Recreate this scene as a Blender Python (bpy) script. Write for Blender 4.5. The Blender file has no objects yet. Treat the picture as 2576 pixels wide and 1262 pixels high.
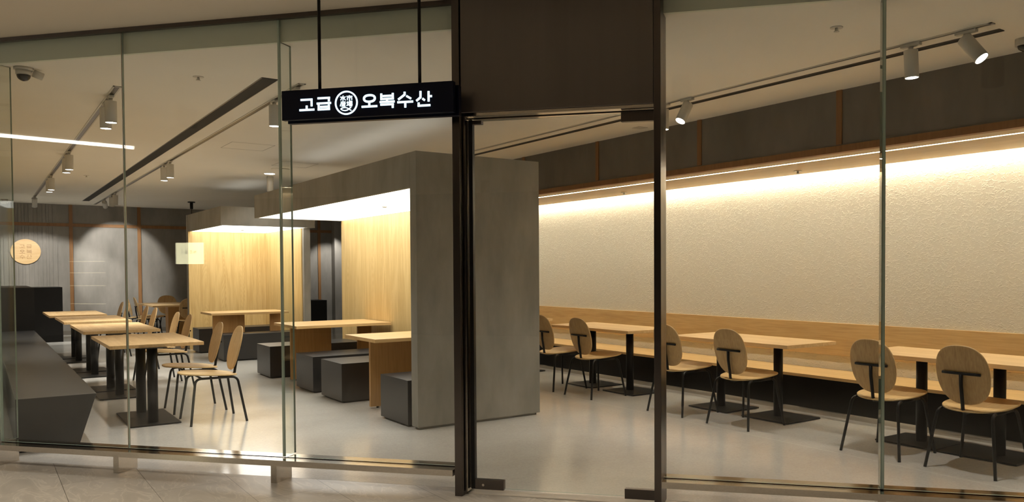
import bpy, bmesh, math, random
from mathutils import Vector, Matrix

# ------------------------------------------------------------------ camera
SC = bpy.context.scene
COL = SC.collection
FPX, CYP, CXP = 2052.27, 730.62, 1500.0
YAW, PIT, ROL, GA = -0.6488323825, 0.0246570327, -0.0038526947, -0.878666106


def cam_rot(y, p, r):
    cy, sy, cp, sp, cr, sr = math.cos(y), math.sin(y), math.cos(p), math.sin(p), math.cos(r), math.sin(r)
    Ry = Matrix(((cy, 0, sy), (0, 1, 0), (-sy, 0, cy)))
    Rx = Matrix(((1, 0, 0), (0, cp, -sp), (0, sp, cp)))
    Rz = Matrix(((cr, -sr, 0), (sr, cr, 0), (0, 0, 1)))
    return Rz @ Rx @ Ry


RM = cam_rot(YAW, PIT, ROL)
right = Vector((RM[0][0], RM[0][2], -RM[0][1]))
down = Vector((RM[1][0], RM[1][2], -RM[1][1]))
fwd = Vector((RM[2][0], RM[2][2], -RM[2][1]))
cd = bpy.data.cameras.new('camera')
cam = bpy.data.objects.new('camera', cd)
COL.objects.link(cam)
m = Matrix((right, -down, -fwd)).transposed().to_4x4()
m.translation = Vector((0, 0, 1.4))
cam.matrix_world = m
cd.sensor_fit = 'HORIZONTAL'
cd.sensor_width = 36
cd.lens = FPX / 2576 * 36
cd.shift_x = -(CXP - 1288) / 2576
cd.shift_y = (CYP - 631) / 2576
cd.clip_start = 0.05
cd.clip_end = 100
SC.camera = cam

# ------------------------------------------------------------------ world, exposure
w = bpy.data.worlds.new('world')
SC.world = w
w.use_nodes = True
w.node_tree.nodes['Background'].inputs[0].default_value = (1.0, 0.85, 0.68, 1)
w.node_tree.nodes['Background'].inputs[1].default_value = 0.08
SC.view_settings.view_transform = 'Standard'
SC.view_settings.look = 'None'
SC.view_settings.exposure = 0.5
SC.view_settings.gamma = 1.0
SC.view_settings.use_curve_mapping = False
SC.cycles.use_denoising = True
SC.cycles.max_bounces = 8
SC.cycles.diffuse_bounces = 6
SC.cycles.glossy_bounces = 4
SC.cycles.transparent_max_bounces = 16
SC.cycles.sample_clamp_indirect = 6.0
SC.cycles.caustics_reflective = False
SC.cycles.caustics_refractive = False

WARM = (1.0, 0.86, 0.66)
NEUT = (1.0, 0.955, 0.89)
P_SPOT = 41.0          # shop track spotlights
P_MALL = 150.0          # added, unseen downlights of the mall corridor
E_BOOTH = 3.8          # luminous booth ceilings
E_LED = 48.0
E_COVE = 52.0


# ------------------------------------------------------------------ geometry frame of the shop front
GD = Vector((math.cos(GA), math.sin(GA), 0))
GN = Vector((-math.sin(GA), math.cos(GA), 0))
MG = Matrix(((GD.x, GN.x, 0, 0), (GD.y, GN.y, 0, 0), (0, 0, 1, 0), (0, 0, 0, 1)))   # (u, n, z) -> world
CE = 2.92      # shop ceiling
MC = 3.085     # mall ceiling
NG = 4.815     # glass plane


# ------------------------------------------------------------------ materials
def new_mat(name):
    mt = bpy.data.materials.new(name)
    mt.use_nodes = True
    nt = mt.node_tree
    for nd in list(nt.nodes):
        nt.nodes.remove(nd)
    out = nt.nodes.new('ShaderNodeOutputMaterial')
    return mt, nt, out


def principled(name, col, rough=0.5, metal=0.0, spec=0.5, bump=None, noise=None, aniso=0.0):
    """noise = (scale, amount, (sx,sy,sz)) colour variation;  bump = (scale, strength, dist)"""
    mt, nt, out = new_mat(name)
    b = nt.nodes.new('ShaderNodeBsdfPrincipled')
    nt.links.new(b.outputs[0], out.inputs[0])
    b.inputs['Base Color'].default_value = (*col, 1)
    b.inputs['Roughness'].default_value = rough
    b.inputs['Metallic'].default_value = metal
    b.inputs['Specular IOR Level'].default_value = spec
    b.inputs['Anisotropic'].default_value = aniso
    tc = nt.nodes.new('ShaderNodeTexCoord')
    if noise:
        sc, am, st = noise
        mp = nt.nodes.new('ShaderNodeMapping')
        mp.inputs['Scale'].default_value = st
        nt.links.new(tc.outputs['Object'], mp.inputs[0])
        no = nt.nodes.new('ShaderNodeTexNoise')
        no.inputs['Scale'].default_value = sc
        no.inputs['Detail'].default_value = 5
        no.inputs['Roughness'].default_value = 0.6
        nt.links.new(mp.outputs[0], no.inputs[0])
        cr = nt.nodes.new('ShaderNodeMapRange')
        cr.inputs[1].default_value = 0.3
        cr.inputs[2].default_value = 0.7
        cr.inputs[3].default_value = 1 - am
        cr.inputs[4].default_value = 1 + am
        nt.links.new(no.outputs[0], cr.inputs[0])
        mx = nt.nodes.new('ShaderNodeVectorMath')
        mx.operation = 'SCALE'
        mx.inputs[0].default_value = col
        nt.links.new(cr.outputs[0], mx.inputs['Scale'])
        nt.links.new(mx.outputs[0], b.inputs['Base Color'])
    if bump:
        sc, stn, ds = bump
        n2 = nt.nodes.new('ShaderNodeTexNoise')
        n2.inputs['Scale'].default_value = sc
        n2.inputs['Detail'].default_value = 3
        nt.links.new(tc.outputs['Object'], n2.inputs[0])
        bp = nt.nodes.new('ShaderNodeBump')
        bp.inputs['Strength'].default_value = stn
        bp.inputs['Distance'].default_value = ds
        nt.links.new(n2.outputs[0], bp.inputs['Height'])
        nt.links.new(bp.outputs[0], b.inputs['Normal'])
    return mt


def wood(name, c1, c2, grain='x', scale=1.0, rough=0.42, arch=False):
    """oak veneer: long grain along an object axis, faint cathedral arches"""
    mt, nt, out = new_mat(name)
    b = nt.nodes.new('ShaderNodeBsdfPrincipled')
    nt.links.new(b.outputs[0], out.inputs[0])
    b.inputs['Roughness'].default_value = rough
    b.inputs['Specular IOR Level'].default_value = 0.35
    tc = nt.nodes.new('ShaderNodeTexCoord')
    st = {'x': (0.06, 1, 1), 'y': (1, 0.06, 1), 'z': (1, 1, 0.06)}[grain]
    mp = nt.nodes.new('ShaderNodeMapping')
    mp.inputs['Scale'].default_value = [s * scale for s in st]
    nt.links.new(tc.outputs['Object'], mp.inputs[0])
    n1 = nt.nodes.new('ShaderNodeTexNoise')
    n1.inputs['Scale'].default_value = 60
    n1.inputs['Detail'].default_value = 4
    nt.links.new(mp.outputs[0], n1.inputs[0])
    n2 = nt.nodes.new('ShaderNodeTexNoise')
    n2.inputs['Scale'].default_value = 7
    n2.inputs['Detail'].default_value = 2
    n2.inputs['Distortion'].default_value = 0.6
    nt.links.new(mp.outputs[0], n2.inputs[0])
    # growth-ring lines: distorted field folded into bands
    ring = nt.nodes.new('ShaderNodeMath')
    ring.operation = 'MULTIPLY'
    ring.inputs[1].default_value = 26 if arch else 14
    nt.links.new(n2.outputs[0], ring.inputs[0])
    sn = nt.nodes.new('ShaderNodeMath')
    sn.operation = 'SINE'
    nt.links.new(ring.outputs[0], sn.inputs[0])
    a1 = nt.nodes.new('ShaderNodeMath')
    a1.operation = 'MULTIPLY_ADD'
    a1.inputs[1].default_value = 0.16 if arch else 0.10
    nt.links.new(sn.outputs[0], a1.inputs[0])
    nt.links.new(n1.outputs[0], a1.inputs[2])
    last = a1.outputs[0]
    if arch:
        def mth(op, a, b_=None, c=None):
            nd = nt.nodes.new('ShaderNodeMath'); nd.operation = op
            for k, v_ in enumerate((a, b_, c)):
                if v_ is None: continue
                if isinstance(v_, (int, float)): nd.inputs[k].default_value = v_
                else: nt.links.new(v_, nd.inputs[k])
            return nd.outputs[0]
        sx = nt.nodes.new('ShaderNodeSeparateXYZ')
        nt.links.new(tc.outputs['Object'], sx.inputs[0])
        hor = mth('ADD', sx.outputs[0], sx.outputs[1])
        u_ = mth('MULTIPLY', hor, 1 / 0.31)
        fr_ = mth('SUBTRACT', mth('FRACT', u_), 0.5)
        q2 = mth('MULTIPLY', mth('MULTIPLY', fr_, fr_), 5.5)
        wob = mth('MULTIPLY', n2.outputs[0], 0.9)
        ph = mth('ADD', mth('ADD', sx.outputs[2], q2), wob)
        arc = mth('SINE', mth('MULTIPLY', ph, 62.0))
        env = mth('MAXIMUM', mth('SUBTRACT', 1.0, mth('MULTIPLY', mth('ABSOLUTE', fr_), 2.6)), 0.0)
        # arches come and go along the board
        big = nt.nodes.new('ShaderNodeTexNoise'); big.inputs['Scale'].default_value = 1.7
        nt.links.new(tc.outputs['Object'], big.inputs[0])
        gate = nt.nodes.new('ShaderNodeMapRange'); gate.inputs[1].default_value = 0.42; gate.inputs[2].default_value = 0.58
        nt.links.new(big.outputs[0], gate.inputs[0])
        last = mth('MULTIPLY_ADD', mth('MULTIPLY', arc, mth('MULTIPLY', env, gate.outputs[0])), 0.17, last)
    cr = nt.nodes.new('ShaderNodeValToRGB')
    cr.color_ramp.elements[0].position = 0.25
    cr.color_ramp.elements[0].color = (*c1, 1)
    cr.color_ramp.elements[1].position = 0.72
    cr.color_ramp.elements[1].color = (*c2, 1)
    nt.links.new(last, cr.inputs[0])
    nt.links.new(cr.outputs[0], b.inputs['Base Color'])
    return mt


def emission(name, col, strength):
    mt, nt, out = new_mat(name)
    e = nt.nodes.new('ShaderNodeEmission')
    e.inputs[0].default_value = (*col, 1)
    e.inputs[1].default_value = strength
    nt.links.new(e.outputs[0], out.inputs[0])
    return mt


def glass_mat(name, tint, refl0=0.03):
    """thin architectural pane: straight transmission plus Schlick reflection"""
    mt, nt, out = new_mat(name)
    geo = nt.nodes.new('ShaderNodeNewGeometry')
    dt = nt.nodes.new('ShaderNodeVectorMath')
    dt.operation = 'DOT_PRODUCT'
    nt.links.new(geo.outputs['Incoming'], dt.inputs[0])
    nt.links.new(geo.outputs['Normal'], dt.inputs[1])
    ab = nt.nodes.new('ShaderNodeMath'); ab.operation = 'ABSOLUTE'
    nt.links.new(dt.outputs['Value'], ab.inputs[0])
    om = nt.nodes.new('ShaderNodeMath'); om.operation = 'SUBTRACT'
    om.inputs[0].default_value = 1.0
    nt.links.new(ab.outputs[0], om.inputs[1])
    pw = nt.nodes.new('ShaderNodeMath'); pw.operation = 'POWER'
    nt.links.new(om.outputs[0], pw.inputs[0])
    pw.inputs[1].default_value = 5.0
    ma = nt.nodes.new('ShaderNodeMath'); ma.operation = 'MULTIPLY_ADD'
    nt.links.new(pw.outputs[0], ma.inputs[0])
    ma.inputs[1].default_value = 1 - refl0
    ma.inputs[2].default_value = refl0
    tr = nt.nodes.new('ShaderNodeBsdfTransparent')
    tr.inputs[0].default_value = (*tint, 1)
    gl = nt.nodes.new('ShaderNodeBsdfGlossy')
    gl.inputs['Roughness'].default_value = 0.0
    mx = nt.nodes.new('ShaderNodeMixShader')
    nt.links.new(ma.outputs[0], mx.inputs[0])
    nt.links.new(tr.outputs[0], mx.inputs[1])
    nt.links.new(gl.outputs[0], mx.inputs[2])
    nt.links.new(mx.outputs[0], out.inputs[0])
    return mt


def terrazzo(name):
    mt, nt, out = new_mat(name)
    b = nt.nodes.new('ShaderNodeBsdfPrincipled')
    nt.links.new(b.outputs[0], out.inputs[0])
    b.inputs['Roughness'].default_value = 0.15
    b.inputs['Specular IOR Level'].default_value = 0.5
    tc = nt.nodes.new('ShaderNodeTexCoord')
    v = nt.nodes.new('ShaderNodeTexVoronoi')
    v.inputs['Scale'].default_value = 90
    nt.links.new(tc.outputs['Object'], v.inputs[0])
    no = nt.nodes.new('ShaderNodeTexNoise')
    no.inputs['Scale'].default_value = 1.3
    no.inputs['Detail'].default_value = 6
    nt.links.new(tc.outputs['Object'], no.inputs[0])
    cr = nt.nodes.new('ShaderNodeValToRGB')
    cr.color_ramp.elements[0].position = 0.3
    cr.color_ramp.elements[0].color = (0.55, 0.53, 0.49, 1)
    cr.color_ramp.elements[1].position = 0.7
    cr.color_ramp.elements[1].color = (0.65, 0.63, 0.59, 1)
    nt.links.new(no.outputs[0], cr.inputs[0])
    sp = nt.nodes.new('ShaderNodeMapRange')          # small pale chips
    sp.inputs[1].default_value = 0.0
    sp.inputs[2].default_value = 1.0
    sp.inputs[3].default_value = 0.93
    sp.inputs[4].default_value = 1.08
    nt.links.new(v.outputs['Color'], sp.inputs[0])
    # control joint running along the seating side
    sx = nt.nodes.new('ShaderNodeSeparateXYZ')
    nt.links.new(tc.outputs['Object'], sx.inputs[0])
    s1 = nt.nodes.new('ShaderNodeMath'); s1.operation = 'SUBTRACT'; s1.inputs[1].default_value = 5.215
    nt.links.new(sx.outputs[0], s1.inputs[0])
    s2 = nt.nodes.new('ShaderNodeMath'); s2.operation = 'ABSOLUTE'
    nt.links.new(s1.outputs[0], s2.inputs[0])
    s3 = nt.nodes.new('ShaderNodeMath'); s3.operation = 'LESS_THAN'; s3.inputs[1].default_value = 0.006
    nt.links.new(s2.outputs[0], s3.inputs[0])
    s4 = nt.nodes.new('ShaderNodeMath'); s4.operation = 'MULTIPLY_ADD'; s4.inputs[1].default_value = 0.16
    nt.links.new(s3.outputs[0], s4.inputs[0])
    nt.links.new(sp.outputs[0], s4.inputs[2])
    vm = nt.nodes.new('ShaderNodeVectorMath'); vm.operation = 'SCALE'
    nt.links.new(cr.outputs[0], vm.inputs[0])
    nt.links.new(s4.outputs[0], vm.inputs['Scale'])
    nt.links.new(vm.outputs[0], b.inputs['Base Color'])
    return mt


def mall_tile(name):
    mt, nt, out = new_mat(name)
    b = nt.nodes.new('ShaderNodeBsdfPrincipled')
    nt.links.new(b.outputs[0], out.inputs[0])
    b.inputs['Roughness'].default_value = 0.3
    tc = nt.nodes.new('ShaderNodeTexCoord')
    sx = nt.nodes.new('ShaderNodeSeparateXYZ')
    nt.links.new(tc.outputs['Object'], sx.inputs[0])
    ax = nt.nodes.new('ShaderNodeMath'); ax.operation = 'ADD'; ax.inputs[1].default_value = 0.04 + 4.6
    nt.links.new(sx.outputs[0], ax.inputs[0])
    ay = nt.nodes.new('ShaderNodeMath'); ay.operation = 'ADD'; ay.inputs[1].default_value = 12.46
    nt.links.new(sx.outputs[1], ay.inputs[0])
    cx = nt.nodes.new('ShaderNodeCombineXYZ')
    nt.links.new(ay.outputs[0], cx.inputs[0])
    nt.links.new(ax.outputs[0], cx.inputs[1])
    br = nt.nodes.new('ShaderNodeTexBrick')
    br.inputs['Scale'].default_value = 1.0
    br.inputs['Brick Width'].default_value = 1.18
    br.inputs['Row Height'].default_value = 0.46
    br.inputs['Mortar Size'].default_value = 0.0022
    br.inputs['Color1'].default_value = (0.40, 0.365, 0.315, 1)
    br.inputs['Color2'].default_value = (0.47, 0.43, 0.375, 1)
    br.inputs['Mortar'].default_value = (0.16, 0.14, 0.12, 1)
    nt.links.new(cx.outputs[0], br.inputs[0])
    wv = nt.nodes.new('ShaderNodeTexNoise')       # marble veins
    wv.inputs['Scale'].default_value = 2.6
    wv.inputs['Detail'].default_value = 7
    wv.inputs['Distortion'].default_value = 1.8
    mp = nt.nodes.new('ShaderNodeMapping')
    mp.inputs['Scale'].default_value = (2.2, 0.7, 1)
    mp.inputs['Rotation'].default_value = (0, 0, 0.5)
    nt.links.new(tc.outputs['Object'], mp.inputs[0])
    nt.links.new(mp.outputs[0], wv.inputs[0])
    cr = nt.nodes.new('ShaderNodeValToRGB')
    e = cr.color_ramp.elements
    e[0].position = 0.3; e[0].color = (0.86, 0.86, 0.86, 1)
    e[1].position = 0.75; e[1].color = (1.12, 1.12, 1.12, 1)
    for pos, vv in ((0.47, 1.0), (0.5, 1.25), (0.53, 1.0)):
        el = e.new(pos); el.color = (vv, vv, vv, 1)
    nt.links.new(wv.outputs[0], cr.inputs[0])
    mu = nt.nodes.new('ShaderNodeMix')
    mu.data_type = 'RGBA'; mu.blend_type = 'MULTIPLY'
    mu.inputs[0].default_value = 1.0
    nt.links.new(br.outputs['Color'], mu.inputs[6])
    nt.links.new(cr.outputs[0], mu.inputs[7])
    nt.links.new(mu.outputs[2], b.inputs['Base Color'])
    return mt


def plaster(name, col):
    """hand-trowelled cream plaster with small ridges"""
    mt, nt, out = new_mat(name)
    b = nt.nodes.new('ShaderNodeBsdfPrincipled')
    nt.links.new(b.outputs[0], out.inputs[0])
    b.inputs['Base Color'].default_value = (*col, 1)
    b.inputs['Roughness'].default_value = 0.8
    tc = nt.nodes.new('ShaderNodeTexCoord')
    mp = nt.nodes.new('ShaderNodeMapping')
    mp.inputs['Scale'].default_value = (1, 0.7, 1.3)
    nt.links.new(tc.outputs['Object'], mp.inputs[0])
    v = nt.nodes.new('ShaderNodeTexNoise')
    v.inputs['Scale'].default_value = 34
    v.inputs['Detail'].default_value = 3
    v.inputs['Distortion'].default_value = 1.2
    nt.links.new(mp.outputs[0], v.inputs[0])
    rp = nt.nodes.new('ShaderNodeMapRange')
    rp.inputs[1].default_value = 0.52
    rp.inputs[2].default_value = 0.66
    nt.links.new(v.outputs[0], rp.inputs[0])
    bp = nt.nodes.new('ShaderNodeBump')
    bp.inputs['Strength'].default_value = 0.5
    bp.inputs['Distance'].default_value = 0.008
    nt.links.new(rp.outputs[0], bp.inputs['Height'])
    nt.links.new(bp.outputs[0], b.inputs['Normal'])
    return mt


def concrete(name, col, ribs=False):
    mt, nt, out = new_mat(name)
    b = nt.nodes.new('ShaderNodeBsdfPrincipled')
    nt.links.new(b.outputs[0], out.inputs[0])
    b.inputs['Roughness'].default_value = 0.6
    b.inputs['Specular IOR Level'].default_value = 0.3
    tc = nt.nodes.new('ShaderNodeTexCoord')
    mp = nt.nodes.new('ShaderNodeMapping')
    mp.inputs['Scale'].default_value = (1, 1, 0.35)
    nt.links.new(tc.outputs['Object'], mp.inputs[0])
    n1 = nt.nodes.new('ShaderNodeTexNoise')
    n1.inputs['Scale'].default_value = 3.0
    n1.inputs['Detail'].default_value = 8
    n1.inputs['Roughness'].default_value = 0.65
    nt.links.new(mp.outputs[0], n1.inputs[0])
    cr = nt.nodes.new('ShaderNodeValToRGB')
    e = cr.color_ramp.elements
    e[0].position = 0.32; e[0].color = (col[0] * .8, col[1] * .8, col[2] * .78, 1)
    e[1].position = 0.70; e[1].color = (col[0] * 1.22, col[1] * 1.2, col[2] * 1.2, 1)
    nt.links.new(n1.outputs[0], cr.inputs[0])
    nt.links.new(cr.outputs[0], b.inputs['Base Color'])
    return mt


M = {}
M['ceiling'] = principled('white_ceiling_paint', (0.84, 0.815, 0.755), 0.85, noise=(2, 0.02, (1, 1, 1)))
M['mall_ceiling'] = principled('mall_ceiling_paint', (0.66, 0.60, 0.50), 0.9)
M['drop'] = principled('header_paint', (0.72, 0.76, 0.66), 0.8)
M['floor'] = terrazzo('terrazzo')
M['mall_floor'] = mall_tile('mall_tile')
M['plaster'] = plaster('cream_plaster', (0.72, 0.68, 0.575))
M['conc'] = concrete('grey_laminate', (0.27, 0.255, 0.225))
M['conc_dark'] = concrete('dark_grey_panel', (0.165, 0.148, 0.125))
M['conc_wall'] = concrete('grey_wall_panel', (0.235, 0.22, 0.20))
M['oak_table'] = wood('oak_tabletop', (0.60, 0.385, 0.175), (0.76, 0.53, 0.27), 'y')
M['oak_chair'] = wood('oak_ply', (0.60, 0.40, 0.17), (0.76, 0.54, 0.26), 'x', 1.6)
M['oak_back_shaded'] = wood('oak_ply_back_shaded', (0.47, 0.30, 0.13), (0.62, 0.42, 0.20), 'z', 1.6)  # darker than the seat ply: shade on the chair backs put into the colour
M['oak_booth'] = wood('oak_booth_panel', (0.57, 0.39, 0.155), (0.70, 0.505, 0.225), 'z', 1.0, arch=True)
M['oak_booth_table'] = wood('oak_booth_table', (0.52, 0.33, 0.13), (0.66, 0.44, 0.2), 'x')
M['oak_leg'] = wood('oak_leg_panel', (0.40, 0.22, 0.075), (0.50, 0.29, 0.11), 'z')
M['oak_rail'] = wood('oak_rail', (0.56, 0.36, 0.15), (0.70, 0.48, 0.22), 'y')
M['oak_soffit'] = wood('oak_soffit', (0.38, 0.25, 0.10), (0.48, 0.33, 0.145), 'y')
M['batten'] = wood('stained_batten', (0.22, 0.105, 0.038), (0.28, 0.14, 0.055), 'z', rough=0.6)
M['disc_wood'] = wood('pale_pine', (0.62, 0.40, 0.18), (0.74, 0.52, 0.27), 'x', 0.8)
M['disc_cut'] = principled('carved_wood', (0.38, 0.22, 0.09), 0.6)
M['black_metal'] = principled('black_metal', (0.006, 0.006, 0.0065), 0.4, 0.0, 0.3, noise=(40, 0.05, (1, 1, 1)))
M['black_lam'] = principled('black_laminate', (0.007, 0.0065, 0.006), 0.5, spec=0.15, noise=(8, 0.15, (1, 1, 1)))
M['stool'] = principled('charcoal_laminate', (0.020, 0.019, 0.019), 0.36, spec=0.5, noise=(6, 0.12, (1, 1, 1)))
M['bench_dark'] = principled('charcoal_bench', (0.033, 0.032, 0.033), 0.36, spec=0.6, noise=(3, 0.2, (1, 1, 1)))
M['white_metal'] = principled('white_lamp_paint', (0.56, 0.545, 0.50), 0.45, noise=(30, 0.02, (1, 1, 1)))
M['white_plastic'] = principled('white_plastic', (0.6, 0.58, 0.53), 0.4)
M['steel'] = principled('brushed_steel', (0.56, 0.52, 0.47), 0.13, 1.0, noise=(30, 0.06, (0.1, 3, 3)))
M['steel_dark'] = principled('bronze_steel', (0.12, 0.105, 0.098), 0.3, 1.0, noise=(3, 0.10, (1, 1, 0.05)))
M['transom'] = principled('bronze_transom', (0.185, 0.165, 0.155), 0.36, 0.9, noise=(3, 0.10, (1, 1, 0.05)))
M['black'] = principled('black_void', (0.006, 0.006, 0.006), 0.8)
M['glass'] = glass_mat('clear_glass', (0.955, 0.965, 0.955))
M['glass_edge'] = principled('green_glass_edge', (0.36, 0.46, 0.40), 0.08, 0.0, 0.8)
M['fin'] = glass_mat('fin_glass', (0.94, 0.965, 0.95), 0.05)
M['silicone'] = principled('joint', (0.42, 0.38, 0.32), 0.25, 0.5)
M['booth_light'] = emission('booth_light', (1.0, 0.95, 0.86), E_BOOTH)
M['led'] = emission('led_warm', (1.0, 0.90, 0.73), E_LED)
M['cove'] = emission('cove_led', (1.0, 0.90, 0.72), E_COVE)
M['lamp'] = emission('lamp_lens', (1.0, 0.95, 0.86), 14)
M['sign_face'] = principled('sign_face', (0.002, 0.004, 0.016), 0.4, spec=0.2)
M['sign_letter'] = emission('sign_letter', (0.66, 0.90, 1.0), 1.25)
M['added_uplight'] = emission('added_uplight', (1.0, 0.93, 0.84), 2.8)  # glow of the strips added on the booth roofs
M['added_mall_lens'] = emission('added_mall_lens', (1.0, 0.86, 0.68), 3.0)  # lens glow of the added mall cans
M['smoke'] = principled('smoke_plastic', (0.02, 0.02, 0.02), 0.1)


# ------------------------------------------------------------------ builders
class MB:
    """collects pieces and links them as ONE mesh object"""
    def __init__(s):
        s.v = []; s.f = []; s.mi = []; s.sm = []

    def add(s, vs, fs, mi=0, smooth=False):
        o = len(s.v)
        s.v += [tuple(x) for x in vs]
        s.f += [tuple(i + o for i in f) for f in fs]
        s.mi += [mi] * len(fs)
        s.sm += [smooth] * len(fs)
        return s

    def box(s, x0, x1, y0, y1, z0, z1, mi=0):
        vs = [(x0, y0, z0), (x1, y0, z0), (x1, y1, z0), (x0, y1, z0), (x0, y0, z1), (x1, y0, z1), (x1, y1, z1), (x0, y1, z1)]
        return s.add(vs, [(0, 3, 2, 1), (4, 5, 6, 7), (0, 1, 5, 4), (1, 2, 6, 5), (2, 3, 7, 6), (3, 0, 4, 7)], mi)

    def prism(s, pts, z0, z1, mi=0):
        """vertical prism over a ccw polygon"""
        k = len(pts)
        vs = [(p[0], p[1], z0) for p in pts] + [(p[0], p[1], z1) for p in pts]
        fs = [tuple(range(k))[::-1], tuple(range(k, 2 * k))] + [(i, (i + 1) % k, (i + 1) % k + k, i + k) for i in range(k)]
        return s.add(vs, fs, mi)

    def tube(s, path, r, seg=12, mi=0, cap=True):
        path = [Vector(p) for p in path]
        rs = r if isinstance(r, (list, tuple)) else [r] * len(path)
        rings = []
        up = None
        for i, p in enumerate(path):
            t = (path[min(i + 1, len(path) - 1)] - path[max(i - 1, 0)]).normalized()
            if up is None:
                up = Vector((0, 0, 1)) if abs(t.z) < .9 else Vector((1, 0, 0))
            a = t.cross(up).normalized()
            b_ = a.cross(t).normalized()
            up = b_
            rings.append([p + (a * math.cos(2 * math.pi * k / seg) + b_ * math.sin(2 * math.pi * k / seg)) * rs[i] for k in range(seg)])
        vs = [v for rg in rings for v in rg]
        fs = []
        for i in range(len(path) - 1):
            for k in range(seg):
                fs.append((i * seg + k, i * seg + (k + 1) % seg, (i + 1) * seg + (k + 1) % seg, (i + 1) * seg + k))
        s.add(vs, fs, mi, True)
        if cap:
            o = len(s.v)
            s.add(rings[0] + rings[-1], [tuple(range(seg))[::-1], tuple(range(seg, 2 * seg))], mi)
        return s

    def cyl(s, x, y, z0, z1, r, seg=24, mi=0):
        return s.tube([(x, y, z0), (x, y, z1)], r, seg, mi)

    def strip(s, pts, wd, to3, h0, h1, mi=0):
        """flat stroke along pts (2D), extruded between h0 and h1, mapped by to3(a,b,h)"""
        for p, q in zip(pts[:-1], pts[1:]):
            d = Vector((q[0] - p[0], q[1] - p[1]))
            L = d.length
            if L < 1e-6:
                continue
            d /= L
            nn = Vector((-d.y, d.x)) * wd / 2
            e = d * (wd * 0.22 if len(pts) > 2 else 0)
            a = [(p[0] - e.x + nn.x, p[1] - e.y + nn.y), (p[0] - e.x - nn.x, p[1] - e.y - nn.y), (q[0] + e.x - nn.x, q[1] + e.y - nn.y), (q[0] + e.x + nn.x, q[1] + e.y + nn.y)]
            vs = [to3(x, y, h0) for x, y in a] + [to3(x, y, h1) for x, y in a]
            s.add(vs, [(3, 2, 1, 0), (4, 5, 6, 7), (0, 1, 5, 4), (1, 2, 6, 5), (2, 3, 7, 6), (3, 0, 4, 7)], mi)
        return s

    def build(s, name, mats, parent=None, bevel=0, loc=None, xf=None):
        me = bpy.data.meshes.new(name)
        vs = s.v
        if xf is not None:
            vs = [tuple(xf @ Vector(v)) for v in vs]
        me.from_pydata(vs, [], s.f)
        if not isinstance(mats, (list, tuple)):
            mats = [mats]
        for mm in mats:
            me.materials.append(mm)
        for p, i, sm in zip(me.polygons, s.mi, s.sm):
            p.material_index = i
            p.use_smooth = sm
        bm = bmesh.new(); bm.from_mesh(me)
        bmesh.ops.remove_doubles(bm, verts=bm.verts, dist=1e-6)
        bmesh.ops.recalc_face_normals(bm, faces=bm.faces)
        bm.to_mesh(me); bm.free()
        ob = bpy.data.objects.new(name, me)
        COL.objects.link(ob)
        if parent is not None:
            ob.parent = parent
        if loc is not None:
            ob.location = loc
        if bevel:
            bv = ob.modifiers.new('bevel', 'BEVEL')
            bv.width = bevel; bv.segments = 2; bv.limit_method = 'ANGLE'
        return ob


def tag(o, label=None, cat=None, group=None, kind=None):
    if label: o['label'] = label
    if cat: o['category'] = cat
    if group: o['group'] = group
    if kind: o['kind'] = kind
    return o


def thing(name, loc, label, cat, group=None, rz=0):
    o = bpy.data.objects.new(name, None)
    o.empty_display_size = 0.1
    COL.objects.link(o)
    o.location = loc
    o.rotation_euler = (0, 0, rz)
    return tag(o, label, cat, group)


def copy_tree(o, parent=None):
    c = o.copy()
    COL.objects.link(c)
    if parent is not None:
        c.parent = parent
    for ch in list(o.children):
        copy_tree(ch, c)
    return c


def gw(u, n, z):
    return GD * u + GN * n + Vector((0, 0, z))


# ------------------------------------------------------------------ the shell
def gline(x, n):            # y on the line n = const for a given x
    return (n - GN.x * x) / GN.y


NF = 4.90
XL, XR, YB = 0.10, 6.95, 21.75
XBR = 7.95
fl = MB()
fl.prism([(XL, gline(XL, NF)), (7.3, gline(7.3, NF)), (XBR, gline(XBR, NF)), (XBR, YB), (XL, YB)], -0.08, 0.0)
tag(fl.build('floor', M['floor']), 'pale polished terrazzo floor of the restaurant', kind='structure')
mf = MB()
mf.prism([gw(-16, -7, 0)[:2], gw(9, -7, 0)[:2], gw(9, NF, 0)[:2], gw(-16, NF, 0)[:2]], -0.08, -0.0005)
tag(mf.build('floor', M['mall_floor']), 'beige marble tiles of the mall corridor', kind='structure')
cl = MB()
ND = 4.86
cl.prism([(XL, gline(XL, ND)), (XBR, gline(XBR, ND)), (XBR, YB), (XL, YB)], CE, CE + 0.3)
tag(cl.build('ceiling', [M['ceiling']]), 'plain off-white restaurant ceiling', kind='structure')
# header drop behind the glass and the pocket above the panes
hd = MB()
hd.box(-5.9, 6.0, ND - 0.03, ND, CE, MC + 0.01)
tag(hd.build('trim_1', M['drop'], xf=MG), 'grey-green header edge of the ceiling behind the glass', kind='structure')
mcl = MB()
mcl.prism([gw(-16, -7, 0)[:2], gw(9, -7, 0)[:2], gw(9, ND - 0.03, 0)[:2], gw(-16, ND - 0.03, 0)[:2]], MC, MC + 0.3)
tag(mcl.build('ceiling', M['mall_ceiling']), 'beige mall corridor ceiling', kind='structure')

wl = MB(); wl.box(XL - 0.2, XL, gline(XL, NG), YB + 0.2, 0, CE)
tag(wl.build('wall_left', M['plaster']), 'plain wall behind the long dark bench', kind='structure')
wb = MB(); wb.box(XL - 0.2, XBR + 0.2, YB, YB + 0.2, 0, CE)
tag(wb.build('wall_back', M['conc_wall']), 'grey panelled back wall', kind='structure')
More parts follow.
